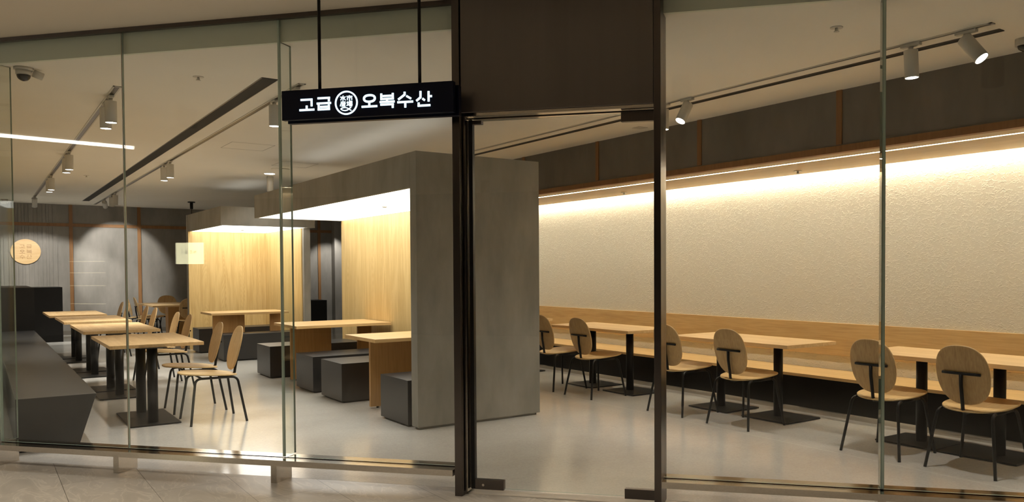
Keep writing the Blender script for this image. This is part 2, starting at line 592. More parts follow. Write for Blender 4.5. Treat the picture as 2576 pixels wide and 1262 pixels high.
# ribbed cladding behind the round sign
rb = MB()
rnd = random.Random(4)
x = XL
while x < 1.44:
    wd = rnd.choice((0.05, 0.07, 0.09))
    rb.box(x, min(x + wd - 0.008, 1.47), YB - 0.012 - rnd.random() * 0.006, YB, 0.10, CE)
    x += wd
tag(rb.build('trim_2', M['conc_wall']), 'board-marked grey cladding around the round sign', kind='structure')
bb = MB(); bb.box(XL, XBR, YB - 0.02, YB, 0, 0.09)
tag(bb.build('baseboard_back', M['conc_dark']), kind='structure')
for i, xx in enumerate((1.69, 3.04, 7.25)):
    b_ = MB(); b_.box(xx - 0.035, xx + 0.035, YB - 0.022, YB, 0.09, CE)
    tag(b_.build('trim_%d' % (3 + i), M['batten']), kind='structure')
b_ = MB(); b_.box(XL, XBR, YB - 0.024, YB, 2.43, 2.50)
tag(b_.build('trim_6', M['batten']), 'horizontal brown wooden rail on the back wall', kind='structure')

# right-hand wall: cream plaster, dark bulkhead above with wooden battens
YR1 = 12.6
wr = MB(); wr.box(XR, XR + 0.2, gline(XR, NG), YR1, 0, CE)
tag(wr.build('wall_right', M['plaster']), 'cream rough-plastered wall above the long bench', kind='structure')
wr2 = MB(); wr2.box(XBR, XBR + 0.2, YR1 - 0.5, YB, 0, CE); wr2.box(XR + 0.2, XBR, YR1 - 0.2, YR1, 0, CE)
tag(wr2.build('wall_right', M['conc_wall']), 'grey wall at the far right corner', kind='structure')
XB = 5.86
ZS = 2.395
bk = MB(); bk.box(XB, XB + 0.06, gline(XB, ND) + 0.05, YR1, 2.43, CE); bk.box(XB + 0.06, XR, YR1 - 0.06, YR1, ZS, CE)
tag(bk.build('wall_right', M['conc_dark']), 'dark grey bulkhead panels over the seating', kind='structure')
nb = 7
for yy in (9.32, 7.69, 5.98, 4.296, 2.61, 0.95):
    b_ = MB(); b_.box(XB - 0.012, XB, yy - 0.028, yy + 0.028, 2.46, CE)
    tag(b_.build('trim_%d' % nb, M['batten']), kind='structure')
    nb += 1
b_ = MB(); b_.box(XB - 0.014, XB + 0.06, gline(XB, ND) + 0.05, YR1, ZS, 2.452)
tag(b_.build('trim_%d' % nb, M['batten']), 'brown wooden edge rail under the bulkhead', kind='structure'); nb += 1
# soffit board with a slot for the led line; a gap towards the wall hides the cove light
so = MB()
ys = gline(XB, ND) + 0.05
so.box(XB + 0.06, 6.10, ys, YR1, ZS, ZS + 0.03)
so.box(6.135, 6.86, ys, YR1, ZS, ZS + 0.03)
so.box(6.10, 6.135, ys, YR1, ZS + 0.012, ZS + 0.03)
so.box(6.84, 6.86, ys, YR1, ZS + 0.03, ZS + 0.09)
tag(so.build('trim_%d' % nb, M['oak_soffit']), 'light oak soffit over the right-hand seating', kind='structure'); nb += 1
ll = MB(); ll.box(6.103, 6.132, ys, YR1, ZS + 0.002, ZS + 0.012)
tag(ll.build('linear_light', M['led']), 'thin bright line of light set into the oak soffit', 'light')
cv = MB(); cv.box(6.87, 6.90, ys, YR1, ZS + 0.05, ZS + 0.065)
tag(cv.build('cove_light', M['cove']), 'hidden strip light washing down the cream wall', 'light')

# ------------------------------------------------------------------ shop front
def pane(name, u0, u1, z0, z1, label, n0=NG - 0.006, n1=NG + 0.006):
    p = MB()
    vs = [(u0, n0, z0), (u1, n0, z0), (u1, n1, z0), (u0, n1, z0), (u0, n0, z1), (u1, n0, z1), (u1, n1, z1), (u0, n1, z1)]
    p.add(vs, [(0, 3, 2, 1), (4, 5, 6, 7), (1, 2, 6, 5), (3, 0, 4, 7)], 1)
    p.add(vs, [(0, 1, 5, 4), (2, 3, 7, 6)], 0)
    o = p.build(name, [M['glass'], M['glass_edge']], xf=MG)
    return tag(o, label, kind='structure')


JU = [-5.62, -4.507, -3.277, -2.03]
UR = [-0.735, 0.525, 2.3, 4.2]
ZG0, ZG1 = 0.165, 3.07
wi = 1
panes = []
for a, b2, lb in ((JU[0], JU[1], 'leftmost clear glass pane'), (JU[1], JU[2], 'clear glass pane left of the hanging sign'), (JU[2], JU[3], 'clear glass pane behind the hanging sign'),
                  (UR[0], UR[1], 'clear glass pane right of the door'), (UR[1], UR[2], 'rightmost clear glass pane in view'), (UR[2], UR[3], 'glass pane beyond the right edge')):
    panes.append(pane('window_%d' % wi, a + 0.003, b2 - 0.003, ZG0, ZG1, lb))
    wi += 1
# silicone joint and glass fins
jt = MB(); jt.box(JU[1] - 0.0025, JU[1] + 0.0025, NG - 0.009, NG + 0.009, ZG0, ZG1)
jt.build('joint', M['silicone'], parent=panes[0], xf=MG)
for u, th, par in ((JU[2], 0.014, 1), (UR[1], 0.02, 3), (JU[0] + 0.005, 0.014, 0), (UR[2], 0.014, 4)):
    f_ = MB()
    n0, n1 = NG + 0.008, NG + 0.125
    vs = [(u - th / 2, n0, ZG0), (u + th / 2, n0, ZG0), (u + th / 2, n1, ZG0), (u - th / 2, n1, ZG0), (u - th / 2, n0, CE), (u + th / 2, n0, CE), (u + th / 2, n1, CE), (u - th / 2, n1, CE)]
    f_.add(vs, [(1, 2, 6, 5), (3, 0, 4, 7)], 0)
    f_.add(vs, [(0, 1, 5, 4), (2, 3, 7, 6), (0, 3, 2, 1), (4, 5, 6, 7)], 1)
    f_.build('glass_fin', [M['fin'], M['glass_edge']], parent=panes[par], xf=MG)
    f_ = MB(); f_.box(u - 0.006, u + 0.006, NG - 0.0075, NG + 0.01, ZG0, ZG1)
    f_.build('joint', M['glass_edge'], parent=panes[par], xf=MG)

# top channel
tc_ = MB()
for a, b2 in ((JU[0] - 0.1, JU[3]), (UR[0], UR[3])):
    tc_.box(a, b2, NG - 0.045, NG - 0.012, MC - 0.028, MC)
    tc_.box(a, b2, NG + 0.012, ND - 0.031, MC - 0.012, MC)
tag(tc_.build('trim_%d' % nb, M['steel_dark'], xf=MG), 'dark metal channel along the top of the glass', kind='structure'); nb += 1
# sills: channel on feet
def sill(u0, u1, label):
    global nb
    s_ = MB()
    s_.box(u0, u1, 4.722, NG - 0.012, 0.120, 0.158)
    s_.box(u0, u1, NG + 0.012, 4.925, 0.120, 0.158)
    s_.box(u0, u1, NG - 0.012, NG + 0.012, 0.120, 0.132, 1)
    o = s_.build('trim_%d' % nb, [M['steel'], M['black']], xf=MG)
    nb += 1
    return tag(o, label, kind='structure')


s1 = sill(JU[0] - 0.05, JU[3], 'brushed steel sill rail left of the door')
s2 = sill(UR[0], UR[3], 'brushed steel sill rail right of the door')
for u, par in ((-5.60, s1), (-4.555, s1), (-3.31, s1), (0.515, s2), (2.3, s2)):
    f_ = MB(); f_.box(u - 0.022, u + 0.022, 4.745, 4.915, 0.0, 0.12)
    f_.build('foot', M['steel'], parent=par, xf=MG)

# door posts and transom
for u0, u1, lb in ((-2.012, -1.964, 'dark bronze metal post left of the door'), (-0.757, -0.716, 'dark bronze metal post right of the door')):
    p = MB(); p.box(u0, u1, 4.715, 4.93, 0, MC)
    tag(p.build('trim_%d' % nb, M['steel_dark'], xf=MG, bevel=0.002), lb, kind='structure'); nb += 1
p = MB(); p.box(-1.958, -0.761, 4.725, 4.925, 2.372, MC)
tag(p.build('trim_%d' % nb, M['transom'], xf=MG, bevel=0.002), 'large dark bronze panel over the glass door', kind='structure'); nb += 1
p = MB(); p.box(-1.958, -0.761, 4.735, 4.80, 2.352, 2.37); p.box(-1.958, -0.761, 4.85, 4.925, 2.352, 2.37)
tag(p.build('trim_%d' % nb, M['steel'], xf=MG), 'narrow steel rail under the bronze panel', kind='structure'); nb += 1
# inner jamb on the hinge side
p = MB(); p.box(-1.958, -1.944, 4.76, 4.90, 0.02, 2.35)
tag(p.build('trim_%d' % nb, M['steel'], xf=MG), 'steel jamb strip inside the left door post', kind='structure'); nb += 1
door = pane('door_1', -1.925, -0.768, 0.035, 2.335, 'frameless clear glass door', NG - 0.006, NG + 0.006)
p = MB(); p.box(-1.937, -1.912, NG - 0.018, NG + 0.018, 0.03, 2.34)
p.build('stile', M['black_metal'], parent=door, xf=MG)
for nm, u0, u1, z0, z1 in (('patch_fitting', -1.911, -1.722, 0.028, 0.090), ('patch_fitting', -0.952, -0.769, 0.024, 0.084),
                           ('patch_fitting', -0.968, -0.764, 2.285, 2.345), ('patch_fitting', -1.915, -1.852, 2.312, 2.335)):
    p = MB(); p.box(u0, u1, NG - 0.018, NG + 0.018, z0, z1)
    o = p.build(nm, M['steel_dark'], parent=door, xf=MG, bevel=0.0015)
    if z0 == 0.028:
        q = MB(); q.tube([(u0 + 0.055, NG - 0.018, 0.057), (u0 + 0.055, NG - 0.022, 0.057)], 0.008, 16)
        q.build('lock_cylinder', M['steel'], parent=o, xf=MG)
p = MB(); p.box(-1.944, -0.757, 4.78, 4.88, 0.0, 0.004)
tag(p.build('trim_%d' % nb, principled('threshold_stone', (0.5, 0.45, 0.38), 0.45, noise=(6, 0.06, (1, 1, 1))), xf=MG), 'flat pale stone threshold under the glass door', kind='structure'); nb += 1

# ------------------------------------------------------------------ hanging sign
LET = {'go': [[(0.1347, 0.1248), (0.217, 0.1243)], [(0.2105, 0.1296), (0.2107, 0.082)], [(0.1765, 0.0886), (0.1762, 0.0652)], [(0.1256, 0.0619), (0.2292, 0.0617)]], 'geup': [[(0.2524, 0.129), (0.3373, 0.1287)], [(0.33, 0.1341), (0.3301, 0.1061)], [(0.2465, 0.0969), (0.3446, 0.0966)], [(0.2594, 0.0893), (0.2594, 0.0554)], [(0.3294, 0.0877), (0.3298, 0.0539)], [(0.2525, 0.0601), (0.3364, 0.0599)], [(0.2701, 0.0757), (0.3199, 0.0755)]], 'o': [[(0.6034, 0.0915), (0.6032, 0.067)], [(0.552, 0.0621), (0.656, 0.062)]], 'bok': [[(0.6837, 0.1363), (0.6833, 0.0968)], [(0.7595, 0.1358), (0.7596, 0.0975)], [(0.6775, 0.1024), (0.7663, 0.1022)], [(0.693, 0.1199), (0.7517, 0.1197)], [(0.6727, 0.0847), (0.7712, 0.0845)], [(0.7214, 0.0948), (0.7213, 0.0878)], [(0.6771, 0.0688), (0.7659, 0.0686)], [(0.7583, 0.0732), (0.7586, 0.0458)]], 'su': [[(0.8373, 0.1358), (0.8372, 0.1212), (0.7972, 0.0949)], [(0.8487, 0.113), (0.8793, 0.0953)], [(0.7894, 0.0777), (0.8921, 0.0775)], [(0.8412, 0.0748), (0.8409, 0.0436)]], 'san': [[(0.9406, 0.1349), (0.9403, 0.0997), (0.9155, 0.0814)], [(0.9532, 0.0921), (0.9685, 0.0806)], [(0.993, 0.1344), (0.9929, 0.0722)], [(0.9957, 0.1037), (1.0143, 0.1034)], [(0.9284, 0.0697), (0.9282, 0.0462)], [(0.9215, 0.0503), (1.0039, 0.0504)]], 'm': [[(0.4277, 0.1376), (0.4264, 0.106)], [(0.4083, 0.1287), (0.4218, 0.128), (0.4108, 0.1097)], [(0.4421, 0.1292), (0.4313, 0.1221), (0.4429, 0.109)], [(0.47, 0.1364), (0.4699, 0.1306)], [(0.4507, 0.1311), (0.4901, 0.1303)], [(0.4566, 0.1236), (0.456, 0.1083)], [(0.457, 0.1232), (0.4858, 0.1231), (0.4856, 0.1078)], [(0.4709, 0.1296), (0.4706, 0.1008)], [(0.4257, 0.1031), (0.4257, 0.0977)], [(0.4107, 0.0985), (0.4439, 0.098)], [(0.4182, 0.0968), (0.4213, 0.0909)], [(0.4353, 0.0959), (0.432, 0.0903)], [(0.4127, 0.0899), (0.4438, 0.0895)], [(0.4127, 0.0899), (0.4071, 0.0723)], [(0.4191, 0.0846), (0.4416, 0.0843)], [(0.4179, 0.0785), (0.4404, 0.0782)], [(0.4157, 0.0723), (0.4425, 0.0715)], [(0.4298, 0.0891), (0.4296, 0.0722)], [(0.4578, 0.1005), (0.4575, 0.0769)], [(0.4513, 0.0926), (0.4641, 0.0927)], [(0.45, 0.0746), (0.4639, 0.0789)], [(0.4695, 0.0999), (0.4866, 0.0998), (0.4864, 0.0895), (0.4694, 0.09), (0.4695, 0.0999)], [(0.4694, 0.095), (0.4865, 0.0947)], [(0.4651, 0.0854), (0.4885, 0.0852)], [(0.4715, 0.0845), (0.4639, 0.0766)], [(0.4725, 0.0804), (0.4878, 0.0806), (0.484, 0.0691)], [(0.4774, 0.0794), (0.4691, 0.0698)], [(0.4831, 0.0795), (0.4766, 0.0695)]], 'f': [[(0.4112, 0.0557), (0.4177, 0.0597), (0.4242, 0.0624), (0.4392, 0.0638), (0.4541, 0.0604), (0.4668, 0.0521), (0.4805, 0.0447)], [(0.4112, 0.0557), (0.4176, 0.0512), (0.424, 0.0478), (0.4389, 0.045), (0.4539, 0.0469), (0.4668, 0.055), (0.4797, 0.0633)]]}
U0, Z0 = -3.082, 2.341
SN = 4.55


def ring(cx, cy, rx, ry, k=48, ex=2.0):
    pts = []
    for i in range(k + 1):
        a = 2 * math.pi * i / k
        c, s_ = math.cos(a), math.sin(a)
        pts.append((cx + rx * math.copysign(abs(c) ** (2 / ex), c), cy + ry * math.copysign(abs(s_) ** (2 / ex), s_)))
    return pts


sg = thing('hanging_sign', gw(U0 + 0.575, SN + 0.05, Z0), 'black lit shop sign hanging on two rods in front of the glass', 'sign')
inv = Matrix.Translation(-sg.location) @ MG
b_ = MB(); b_.box(U0, U0 + 1.150, SN, SN + 0.035, Z0 + 0.004, Z0 + 0.188)
b_.build('face_panel', M['sign_face'], parent=sg, xf=inv, bevel=0.002)
b_ = MB(); b_.box(U0 + 0.012, U0 + 1.166, SN + 0.045, SN + 0.085, Z0 - 0.010, Z0 + 0.172); b_.box(U0 + 0.02, U0 + 1.14, SN + 0.035, SN + 0.045, Z0 + 0.01, Z0 + 0.168)
b_.build('back_panel', M['sign_face'], parent=sg, xf=inv, bevel=0.002)
to_sign = lambda a, b, h: (U0 + a, SN - h, Z0 + b)
for nm in ('go', 'geup', 'o', 'bok', 'su', 'san'):
    s_ = MB()
    for st in LET[nm]:
        s_.strip(st, 0.0125, to_sign, 0.0, 0.004)
    if nm == 'o':
        s_.strip(ring(0.6043, 0.1106, 0.036, 0.0196, 40, 2.3), 0.013, to_sign, 0, 0.004)
    s_.build('letter', M['sign_letter'], parent=sg, xf=inv)
em = MB(); em.strip(ring(0.4485, 0.092, 0.0724, 0.0685, 64), 0.0095, to_sign, 0, 0.004)
emb = em.build('emblem_ring', M['sign_letter'], parent=sg, xf=inv)
s_ = MB()
for st in LET['m']:
    s_.strip(st, 0.0046, to_sign, 0, 0.004)
s_.build('emblem_characters', M['sign_letter'], parent=sg, xf=inv)
s_ = MB()
for st in LET['f']:
    s_.strip(st, 0.0062, to_sign, 0, 0.004)
s_.build('emblem_fish', M['sign_letter'], parent=sg, xf=inv)
for du in (0.243, 0.917):
    s_ = MB(); s_.cyl(U0 + du, SN + 0.04, Z0 + 0.16, MC, 0.0098, 16)
    s_.build('rod', M['black_metal'], parent=sg, xf=inv)


# ------------------------------------------------------------------ chairs
def plate_mesh(mb, fn, rx, ry, th, ex=2.4, rings=(0.2, 0.45, 0.7, 0.88, 0.97, 1.0), seg=44):
    """rounded shell: fn(a,b,t) -> 3D point, a,b in -1..1, t = offset across the thickness"""
    vs = []; fs = []
    def pt(r, k):
        a = 2 * math.pi * k / seg
        c, s_ = math.cos(a), math.sin(a)
        return (r * math.copysign(abs(c) ** (2 / ex), c) * rx, r * math.copysign(abs(s_) ** (2 / ex), s_) * ry)
    for side in (1, -1):
        base = len(vs)
        vs.append(fn(0, 0, side * th / 2))
        for r in rings:
            tt = th / 2 * (0.55 if r == 1.0 else 1.0)
            for k in range(seg):
                a, b2 = pt(r, k)
                vs.append(fn(a, b2, side * tt))
        for k in range(seg):
            fs.append((base, base + 1 + k, base + 1 + (k + 1) % seg))
        for i in range(len(rings) - 1):
            for k in range(seg):
                o1 = base + 1 + i * seg; o2 = o1 + seg
                fs.append((o1 + k, o2 + k, o2 + (k + 1) % seg, o1 + (k + 1) % seg))
    n1 = 1 + (len(rings) - 1) * seg
    n2 = len(vs) // 2 + n1
    for k in range(seg):
        fs.append((n1 + k, n1 + (k + 1) % seg, n2 + (k + 1) % seg, n2 + k))
    mb.add(vs, fs, 0, True)


def make_chair():
    root = thing('dining_chair', (0, 0, 0), 'x', 'chair')
    # seat shell: local +x is forward, rear feet near x = 0
    s_ = MB()
    def seat_fn(a, b, t):
        ww = 1.0 - 0.06 * max(0.0, -a / 0.25) ** 1.5
        return (0.285 + a, b * ww, 0.443 + 0.018 * (a / 0.235) + 0.018 * (b / 0.22) ** 2 * 0.6 - 0.004 * (1 - (a / 0.235) ** 2) + t)
    plate_mesh(s_, seat_fn, 0.250, 0.235, 0.014, 2.6)
    s_.build('seat', M['oak_chair'], parent=root)
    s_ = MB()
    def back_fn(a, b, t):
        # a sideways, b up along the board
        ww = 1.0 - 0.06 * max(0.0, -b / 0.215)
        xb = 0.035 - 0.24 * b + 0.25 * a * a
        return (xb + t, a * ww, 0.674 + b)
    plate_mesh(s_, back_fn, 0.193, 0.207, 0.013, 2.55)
    s_.build('backrest', M['oak_back_shaded'], parent=root)
    R_ = 0.0112
    def leg(xf_, yf, xt, yt, xr):
        zt = 0.418
        foot = Vector((xf_, yf, 0.0)); top = Vector((xt, yt, zt)); rail = Vector((xr, yt * 0.93, zt + 0.002))
        d1 = (foot - top).normalized(); d2 = (rail - top).normalized()
        a = top + d1 * 0.05; c = top + d2 * 0.05
        pts = [foot]
        pts.append(foot + (a - foot) * 0.5)
        for i in range(7):
            t = i / 6
            pts.append(a * (1 - t) ** 2 + top * 2 * t * (1 - t) + c * t * t)
        lg = MB(); lg.tube(pts, R_, 12)
        lg.build('leg', M['black_metal'], parent=root)
        return c
    cs = {}
    for sy in (1, -1):
        cs[(0, sy)] = leg(0.0, sy * 0.252, 0.068, sy * 0.195, 0.2)
        cs[(1, sy)] = leg(0.480, sy * 0.250, 0.425, sy * 0.185, 0.3)
    fr = MB()
    for sy in (1, -1):
        fr.tube([cs[(0, sy)], cs[(1, sy)]], R_, 10)
    fr.tube([(0.14, -0.178, 0.421), (0.14, 0.178, 0.421)], 0.009, 8)
    fr.tube([(0.37, -0.172, 0.421), (0.37, 0.172, 0.421)], 0.009, 8)
    fr.build('seat_frame', M['black_metal'], parent=root)
    bs = MB()
    path = [(0.17, 0, 0.416), (0.10, 0, 0.410), (0.062, 0, 0.416), (0.045, 0, 0.440), (0.040, 0, 0.48), (0.018, 0, 0.60), (0.014, 0, 0.68)]
    bs.tube(path, 0.0125, 12)
    bar = [(0.014 + 0.2 * y * y - 0.0, y, 0.686) for y in (-0.136, -0.09, -0.045, 0, 0.045, 0.09, 0.136)]
    bs.tube(bar, 0.0095, 12)
    bs.build('back_support', M['black_metal'], parent=root)
    return root


chairs = [
    # x, y, rotation, label, group      (x, y) = middle of the rear feet
    (1.997, 8.330, math.pi, 'oak chair nearest the glass at the front left table', 'oak chairs along the left row of tables'),
    (1.993, 9.105, math.pi, 'second oak chair of the left row, right behind the nearest one', 'oak chairs along the left row of tables'),
    (2.07, 11.02, math.pi, 'oak chair at the near end of the second left table', 'oak chairs along the left row of tables'),
    (2.07, 11.80, math.pi, 'oak chair at the far end of the second left table', 'oak chairs along the left row of tables'),
    (2.07, 13.45, math.pi, 'oak chair at the near end of the third left table', 'oak chairs along the left row of tables'),
    (2.07, 14.22, math.pi, 'oak chair at the far end of the third left table', 'oak chairs along the left row of tables'),
    (2.02, 15.75, math.pi, 'oak chair at the near end of the farthest left table', 'oak chairs along the left row of tables'),
    (2.02, 16.50, math.pi, 'oak chair at the far end of the farthest left table', 'oak chairs along the left row of tables'),
    (5.270, 8.030, 0, 'oak chair half hidden behind the grey booth wall', 'oak chairs facing the long wall bench'),
    (5.265, 7.290, 0, 'whole oak chair seen through the glass door beside the booth wall', 'oak chairs facing the long wall bench'),
    (5.300, 5.900, 0, 'oak chair partly hidden by the right door post', 'oak chairs facing the long wall bench'),
    (5.295, 5.065, 0, 'oak chair just right of the door post, whole in view', 'oak chairs facing the long wall bench'),
    (5.310, 3.620, 0, 'oak chair crossed by the upright glass fin on the right', 'oak chairs facing the long wall bench'),
    (5.335, 2.930, 0, 'rightmost oak chair, its back turned to the glass', 'oak chairs facing the long wall bench'),
    (2.54, 19.98, 0.0, 'oak chair facing right at the dim far table, left one of the pair', 'oak chairs at the far back table'),
    (2.60, 19.35, 0.0, 'oak chair facing right at the dim far table, right one of the pair', 'oak chairs at the far back table'),
    (3.37, 20.36, -math.pi / 2, 'oak chair behind the far back table, facing the glass', 'oak chairs at the far back table'),
    (3.36, 17.80, math.pi / 2, 'oak chair at the far back table with its back to the glass', 'oak chairs at the far back table'),
]
proto = make_chair()
for i, (x, y, rz, lb, gp) in enumerate(chairs):
    c = proto if i == 0 else copy_tree(proto)
    c.location = (x, y, 0); c.rotation_euler = (0, 0, rz)
    tag(c, lb, 'chair', gp)


# ------------------------------------------------------------------ tables
def pedestal_table(x0, x1, y0, y1, cols, bases, label, group, zt=0.74):
    cx, cy = (x0 + x1) / 2, (y0 + y1) / 2
    t = thing('dining_table', (cx, cy, 0), label, 'table', group)
    b_ = MB(); b_.box(x0 - cx, x1 - cx, y0 - cy, y1 - cy, zt - 0.032, zt)
    b_.build('tabletop', M['oak_table'], parent=t, bevel=0.002)
    for (x, y) in cols:
        b_ = MB(); b_.cyl(x - cx, y - cy, 0.014, zt - 0.036, 0.044, 28)
        b_.box(x - cx - 0.11, x - cx + 0.11, y - cy - 0.11, y - cy + 0.11, zt - 0.037, zt - 0.0322)
        b_.build('column', M['black_metal'], parent=t)
    for (a0, a1, c0, c1) in bases:
        b_ = MB(); b_.box(a0 - cx, a1 - cx, c0 - cy, c1 - cy, 0.004, 0.015)
        for fx in (a0 + 0.03, a1 - 0.03):
            for fy in (c0 + 0.03, c1 - 0.03):
                b_.cyl(fx - cx, fy - cy, 0.0, 0.004, 0.014, 10)
        b_.build('base_plate', M['black_metal'], parent=t)
    return t


GL = 'oak tables in the left row'
pedestal_table(0.93, 1.705, 8.425, 9.91, [(1.275, 9.17), (1.275, 8.49)], [(1.068, 1.484, 8.335, 9.255)], 'front oak table of the left row, nearest the glass', GL)
pedestal_table(0.925, 1.69, 10.64, 12.29, [(1.255, 11.32), (1.265, 10.63)], [(1.06, 1.48, 11.04, 11.60), (1.04, 1.46, 10.33, 10.93)], 'second oak table of the left row', GL)
pedestal_table(0.905, 1.695, 12.87, 14.52, [(1.25, 13.55), (1.25, 12.95)], [(1.04, 1.46, 13.35, 13.9), (1.04, 1.46, 12.65, 13.2)], 'third oak table of the left row', GL)
pedestal_table(0.862, 1.623, 14.94, 16.56, [(1.25, 15.85), (1.25, 15.15)], [(1.04, 1.46, 15.6, 16.1), (1.04, 1.46, 14.9, 15.45)], 'farthest oak table of the left row, beside the black counter', GL)
GR = 'oak tables along the wall bench'
pedestal_table(5.62, 6.30, 9.30, 10.80, [(6.03, 10.4), (6.03, 9.7)], [(5.75, 6.27, 10.15, 10.68), (5.75, 6.27, 9.45, 9.98)], 'farthest oak table at the wall bench, mostly behind the booth wall', GR)
pedestal_table(5.61, 6.29, 6.835, 8.345, [(6.03, 8.03), (6.03, 7.31)], [(5.775, 6.25, 7.72, 8.24), (5.775, 6.25, 6.95, 7.50)], 'oak table at the wall bench seen through the glass door', GR)
pedestal_table(5.60, 6.29, 4.64, 6.16, [(6.05, 5.87), (6.05, 5.12)], [(5.795, 6.265, 5.55, 6.08), (5.795, 6.27, 4.80, 5.355)], 'oak table at the wall bench just right of the door post', GR)
pedestal_table(5.62, 6.30, 2.50, 4.01, [(6.05, 3.64), (6.05, 3.01)], [(5.832, 6.27, 3.395, 3.92), (5.832, 6.27, 2.78, 3.385)], 'rightmost oak table at the wall bench, cut by the picture edge', GR)

# far back table with a wooden pedestal
t = thing('dining_table', (3.15, 18.95, 0), 'dim oak table with a wooden pedestal at the far back wall', 'table')
b_ = MB(); b_.box(-0.42, 0.42, -0.95, 0.95, 0.708, 0.74); b_.build('tabletop', M['oak_table'], parent=t, bevel=0.002)
for yy in (-0.2,):
    b_ = MB(); b_.box(-0.05, 0.25, yy - 0.15, yy + 0.15, 0.0, 0.708); b_.build('pedestal', M['oak_leg'], parent=t, bevel=0.002)


def slab_table(x0, x1, y0, y1, legs, label, zt=0.74, xt=0.03, end_panel=False):
    t = thing('booth_table', ((x0 + x1) / 2, (y0 + y1) / 2, 0), label, 'table', 'oak slab tables in the booths')
    cx, cy = (x0 + x1) / 2, (y0 + y1) / 2
    b_ = MB(); b_.box(x0 - cx, x1 - cx, y0 - cy, y1 - cy, zt - 0.034, zt)
    b_.build('tabletop', M['oak_booth_table'], parent=t, bevel=0.0015)
    for (a0, a1, c0, c1) in legs:
        b_ = MB(); b_.box(a0 - cx, a1 - cx, c0 - cy, c1 - cy, 0.018, zt - 0.034)
        o = b_.build('leg_panel', M['oak_leg'], parent=t, bevel=0.0015)
        for k in (0.15, 0.85):
            g_ = MB(); g_.cyl(a0 + (a1 - a0) * k - cx, (c0 + c1) / 2 - cy, 0.0, 0.018, 0.014, 12)
            g_.build('glide', M['black_metal'], parent=o)
    return t


# near booth
slab_table(3.055, 4.262, 7.575, 8.395, [(3.175, 3.72, 8.0, 8.04), (3.98, 4.19, 8.0, 8.04)], 'oak slab table nearest the grey wall in the near booth')
slab_table(3.055, 4.262, 10.02, 10.96, [(3.178, 3.70, 10.66, 10.70), (4.06, 4.25, 10.66, 10.70)], 'oak slab table at the open far end of the near booth')
# far booth
slab_table(2.95, 4.15, 14.0, 14.80, [(3.05, 3.54, 14.38, 14.42), (3.95, 4.12, 14.38, 14.42)], 'oak slab table in the far booth')


def stool(x0, x1, y0, y1, label, group, mat='stool'):
    cx, cy = (x0 + x1) / 2, (y0 + y1) / 2
    t = thing('box_bench', (cx, cy, 0), label, 'bench', group)
    b_ = MB(); b_.box(x0 - cx, x1 - cx, y0 - cy, y1 - cy, 0.018, 0.42)
    b_.build('seat_block', M[mat], parent=t, bevel=0.002)
    b_ = MB(); b_.box(x0 - cx + 0.03, x1 - cx - 0.03, y0 - cy + 0.03, y1 - cy - 0.03, 0.0, 0.018)
    b_.build('plinth', M['black'], parent=t)


NB = 'charcoal box benches in the near booth'
stool(3.055, 4.26, 6.83, 7.45, 'charcoal box bench half hidden right beside the grey booth wall', NB)
stool(3.062, 4.26, 8.515, 9.165, 'charcoal box bench just behind the nearest booth table', NB)
stool(3.055, 4.26, 9.425, 10.045, 'charcoal box bench in front of the far table of the near booth', NB)
stool(3.035, 4.26, 11.08, 11.70, 'charcoal box bench at the open far end of the near booth', NB)
FB = 'charcoal box benches in the far booth'
stool(3.04, 4.34, 13.62, 14.04, 'long charcoal box bench at the front of the far booth', FB)
stool(3.02, 4.34, 15.30, 15.80, 'charcoal box bench against the oak wall of the far booth', FB)

# ------------------------------------------------------------------ booths
bt = thing('dining_booth', (3.7, 9.25, 0), 'grey slab booth with a glowing white ceiling and oak wall, nearest the door', 'booth')
L_ = lambda x0, x1, y0, y1, z0, z1: (x0 - 3.7, x1 - 3.7, y0 - 9.25, y1 - 9.25, z0, z1)
b_ = MB(); b_.box(*L_(3.067, 4.345, 6.645, 6.775, 0.022, 2.452)); b_.box(*L_(3.09, 4.32, 6.67, 6.75, 0.0, 0.022))
b_.build('side_wall', M['conc'], parent=bt, bevel=0.0015)
b_ = MB(); b_.box(*L_(4.283, 4.30, 6.776, 11.86, 0.0, 2.14)); b_.build('wood_panel', M['oak_booth'], parent=bt)
b_ = MB(); b_.box(*L_(4.30, 4.345, 6.776, 11.86, 0.0, 2.452)); b_.build('rear_wall', M['conc'], parent=bt)
cn = MB()
cn.box(*L_(3.067, 3.10, 6.776, 9.80, 2.14, 2.452)); cn.box(*L_(3.067, 3.10, 9.803, 11.86, 2.14, 2.452))
cn.box(*L_(3.10, 4.30, 11.825, 11.86, 2.14, 2.452)); cn.box(*L_(3.10, 4.30, 6.776, 11.825, 2.20, 2.452))
cn.build('canopy', M['conc'], parent=bt)
b_ = MB(); b_.box(*L_(3.10, 4.283, 6.778, 11.825, 2.145, 2.155)); b_.build('light_panel', M['booth_light'], parent=bt)
b_ = MB(); b_.tube([(3.72 - 3.7, 8.9 - 9.25, 2.145), (3.72 - 3.7, 8.9 - 9.25, 2.125)], [0.035, 0.02], 16)
b_.build('sprinkler', M['white_plastic'], parent=bt)

